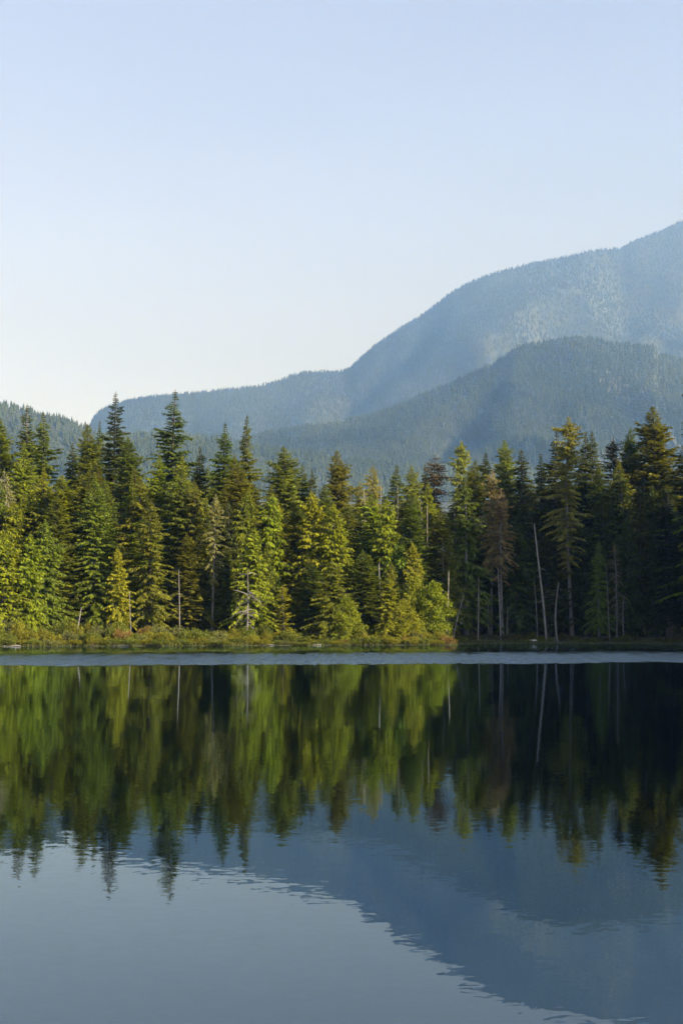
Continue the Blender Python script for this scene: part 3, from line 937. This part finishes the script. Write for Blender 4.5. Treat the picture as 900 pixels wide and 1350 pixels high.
# ------------------------------------------------------------------ shrubs, grass, driftwood
def shrub(name, seed, H=1.5, Rn=1.5, leaves=2200):
    r = np.random.default_rng(seed)
    g = Geo(); tips = []
    for q in range(22):
        az = r.uniform(0, 6.3); t = r.uniform(.15, 1.0)
        end = np.array([math.cos(az) * Rn * t * .8, math.sin(az) * Rn * t * .8, H * (1 - .45 * t * t) * r.uniform(.6, .95)])
        s = np.linspace(0, 1, 4)
        P = np.array([end[0] * .2, end[1] * .2, -.1]) * (1 - s)[:, None] + end * s[:, None]
        P[:, 2] += .15 * np.sin(s * 3.14)
        g.add(*tube(P, [.02, .016, .01, .005], 3))
        tips += [end, P[2], P[2] * .6 + end * .4]
    tips = np.array(tips)
    pk = r.integers(0, len(tips), leaves)
    off = r.normal(0, 1, (leaves, 3)); off /= np.linalg.norm(off, axis=1, keepdims=True)
    root = tips[pk] + off * (r.random(leaves) ** .5 * .34)[:, None]
    root[:, 2] = np.maximum(root[:, 2], 0.0)
    dd = off + r.normal(0, .5, (leaves, 3)) + np.array([0, 0, .45]); dd /= np.linalg.norm(dd, axis=1, keepdims=True)
    ln = r.uniform(.10, .22, leaves)
    cr = leaf_mesh(name + '_foliage', root, dd, ln, ln * .5, r.uniform(-1.5, 1.5, leaves), r.random(leaves), sag=.05)
    return dict(H=H, R=Rn, stem=g.mesh(name + '_stem', M_BARK), crown=cr)


SHRUBS = [shrub(f'shrub{i}', 400 + i) for i in range(6)]
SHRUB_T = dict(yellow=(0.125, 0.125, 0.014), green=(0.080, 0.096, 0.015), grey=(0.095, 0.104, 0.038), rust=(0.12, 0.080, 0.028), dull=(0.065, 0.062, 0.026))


def put_shrub(i, x, y, h, w, tint, label, group):
    v = SHRUBS[i % len(SHRUBS)]
    root = bpy.data.objects.new('shrub', None); COL.objects.link(root)
    root.location = (x, y, max(float(ground_z(x, y)), 0.03) - .05)
    root.rotation_euler = (0, 0, random.uniform(0, 6.28))
    root.scale = (w / v['R'], w / v['R'], h / v['H'])
    tag(root, label, 'shrub', group)
    s = link('stem', v['stem'], root); s.color = (*BARK['warm'], 1)
    c = link('foliage', v['crown'], root)
    t = SHRUB_T[tint]; k = random.uniform(.85, 1.15)
    c.color = (t[0] * k, t[1] * k, t[2] * k, 1)


n = 0
for row, (off, h0, h1) in enumerate([(0.7, .5, .95), (2.2, .8, 1.35), (4.4, 1.0, 1.7)]):
    x = -42 + row * .7
    while x < 11.2:
        w = random.uniform(.8, 1.5)
        h = random.uniform(h0, h1)
        left = x < -20
        h *= 1.05
        if left and row: h *= 1.3
        if -4 < x < 1: h *= .6
        y = float(shore_y(x)) + off + random.uniform(-.5, .6)
        tint = random.choice(['yellow', 'green', 'green', 'grey', 'yellow', 'rust' if random.random() < .22 else 'green'])
        lab, grp = [('low shrub in sun right at the waterline of the left shore', 'shrubs at the sunlit waterline'),
                    ('sunlit mid-height shrub in the middle row of the left bank', 'shrubs on the sunlit bank'),
                    ('taller sunlit shrub at the foot of the left shore trees', 'shrubs below the sunlit trees')][row]
        word = dict(yellow='yellow-green', green='fresh green', grey='grey-green', rust='rusty-tipped')[tint]
        put_shrub(n, x, y, h, w, tint, word + ' ' + lab, word + ' ' + grp); n += 1
        x += w * random.uniform(.75, 1.25)
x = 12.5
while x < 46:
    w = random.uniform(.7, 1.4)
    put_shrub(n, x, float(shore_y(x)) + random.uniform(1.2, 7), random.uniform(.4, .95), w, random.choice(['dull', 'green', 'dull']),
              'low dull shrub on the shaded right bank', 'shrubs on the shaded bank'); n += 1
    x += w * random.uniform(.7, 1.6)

# grass and sedge on the bank
gx = rng.uniform(-45, 60, 34000)
gd = rng.gamma(1.6, 1.9, 34000) - 0.5
gd = np.where(gx > 12, gd * 1.5, gd)
gy = shore_y(gx) + gd
gz = np.maximum(ground_z(gx, gy), -0.1) - .03
ga = rng.uniform(0, 6.3, len(gx))
gdir = np.stack([np.cos(ga) * .35, np.sin(ga) * .35, np.ones(len(gx))], -1)
gdir += rng.normal(0, .12, gdir.shape); gdir /= np.linalg.norm(gdir, axis=1, keepdims=True)
gl = rng.uniform(.15, .45, len(gx)) * (1 + .5 * vnoise(gx * .5, gy * .5, 77))
gm = leaf_mesh('bank_grass', np.stack([gx, gy, gz], -1), gdir, gl, gl * .12, rng.uniform(-1.5, 1.5, len(gx)), rng.random(len(gx)), sag=.2)
g = tag(link('bank_grass', gm), kind='stuff'); g.color = (0.070, 0.076, 0.020, 1)


def log_mesh(name, seed, L, r0):
    r = np.random.default_rng(seed)
    t = np.linspace(-.5, .5, 8)
    P = np.stack([t * L, .05 * L * np.sin(t * 4 + seed), .02 * L * np.sin(t * 5)], -1)
    g = Geo()
    rad = r0 * (1 - .35 * (t + .5)) * r.uniform(.9, 1.1, 8); rad[0] *= .7; rad[-1] *= .6
    V, F = tube(P, rad, 8)
    g.add(V, F)
    for e, base in ((0, 0), (-1, 56)):
        g.add(np.concatenate([V[base:base + 8], P[e][None]]), np.array([[i, (i + 1) % 8, 8, 8] for i in range(8)]))
    for q in range(0 if L < 1 else 2):
        i = r.integers(2, 6)
        d = np.array([r.uniform(-.5, .5), r.uniform(-1, .2), r.uniform(.2, 1)]) * L * .12
        g.add(*tube(P[i] + d * np.array([0, .5, 1])[:, None], np.array([.5, .4, .2]) * r0, 5))
    return g.mesh(name, M_WOOD, True)


LOGS = [(18, 851, 1.6, .10, 'grey', 'pale drift log at the waterline at the far left'),
        (160, 850, 1.5, .10, 'grey', 'grey drift log below the narrow lit cedar'),
        (352, 848, 1.4, .08, 'grey', 'bleached log lying below the small golden conifer'),
        (418, 849, .8, .10, 'pale', 'short pale stick of driftwood at the middle of the shore'),
        (701, 846, 0.9, .16, 'pale', 'short thick whitish log alone on the shaded right bank')]
for i, (px, py, L, r0, bk, lab) in enumerate(LOGS):
    x0 = (px - 450) / FPX * 145
    x = x0
    for _ in range(4):
        y = float(shore_y(x)) + (0.1 if px < 600 else 2.2); x = (px - 450) / FPX * y
    o = link('drift_log', log_mesh('drift_log', 500 + i, L, r0))
    o.location = (x, y, max(float(ground_z(x, y)), 0) + r0 * (.4 if px < 600 else 1.0)); o.rotation_euler = (0, 0, random.uniform(-.25, .25))
    k = (0.5, 0.46, 0.42) if px > 600 else BARK[bk]
    o.color = (*k, 1)
    tag(o, lab, 'log', 'driftwood along the shore')

# ------------------------------------------------------------------ haze
hm = bpy.data.materials.new('haze'); hm.use_nodes = True
nt = hm.node_tree
for nd in list(nt.nodes):
    if nd.type != 'OUTPUT_MATERIAL': nt.nodes.remove(nd)
pv = nt.nodes.new('ShaderNodeVolumePrincipled')
pv.inputs['Color'].default_value = (0.33, 0.58, 1.0, 1)
pv.inputs['Absorption Color'].default_value = (1, 1, 1, 1)   # scatters only
pv.inputs['Density'].default_value = 1.3e-4
pv.inputs['Anisotropy'].default_value = 0.65
nt.links.new(pv.outputs[0], nt.nodes['Material Output'].inputs['Volume'])
bx0, bx1, by0, by1, bz0, bz1 = -8600, 8600, -1000, 11800, -2.6, 2720
hv = [(x, y, z) for z in (bz0, bz1) for y in (by0, by1) for x in (bx0, bx1)]
hf = [[0, 2, 3, 1], [4, 5, 7, 6], [0, 1, 5, 4], [2, 6, 7, 3], [0, 4, 6, 2], [1, 3, 7, 5]]
tag(link('haze', mesh_np('haze', hv, hf, hm)), kind='stuff')
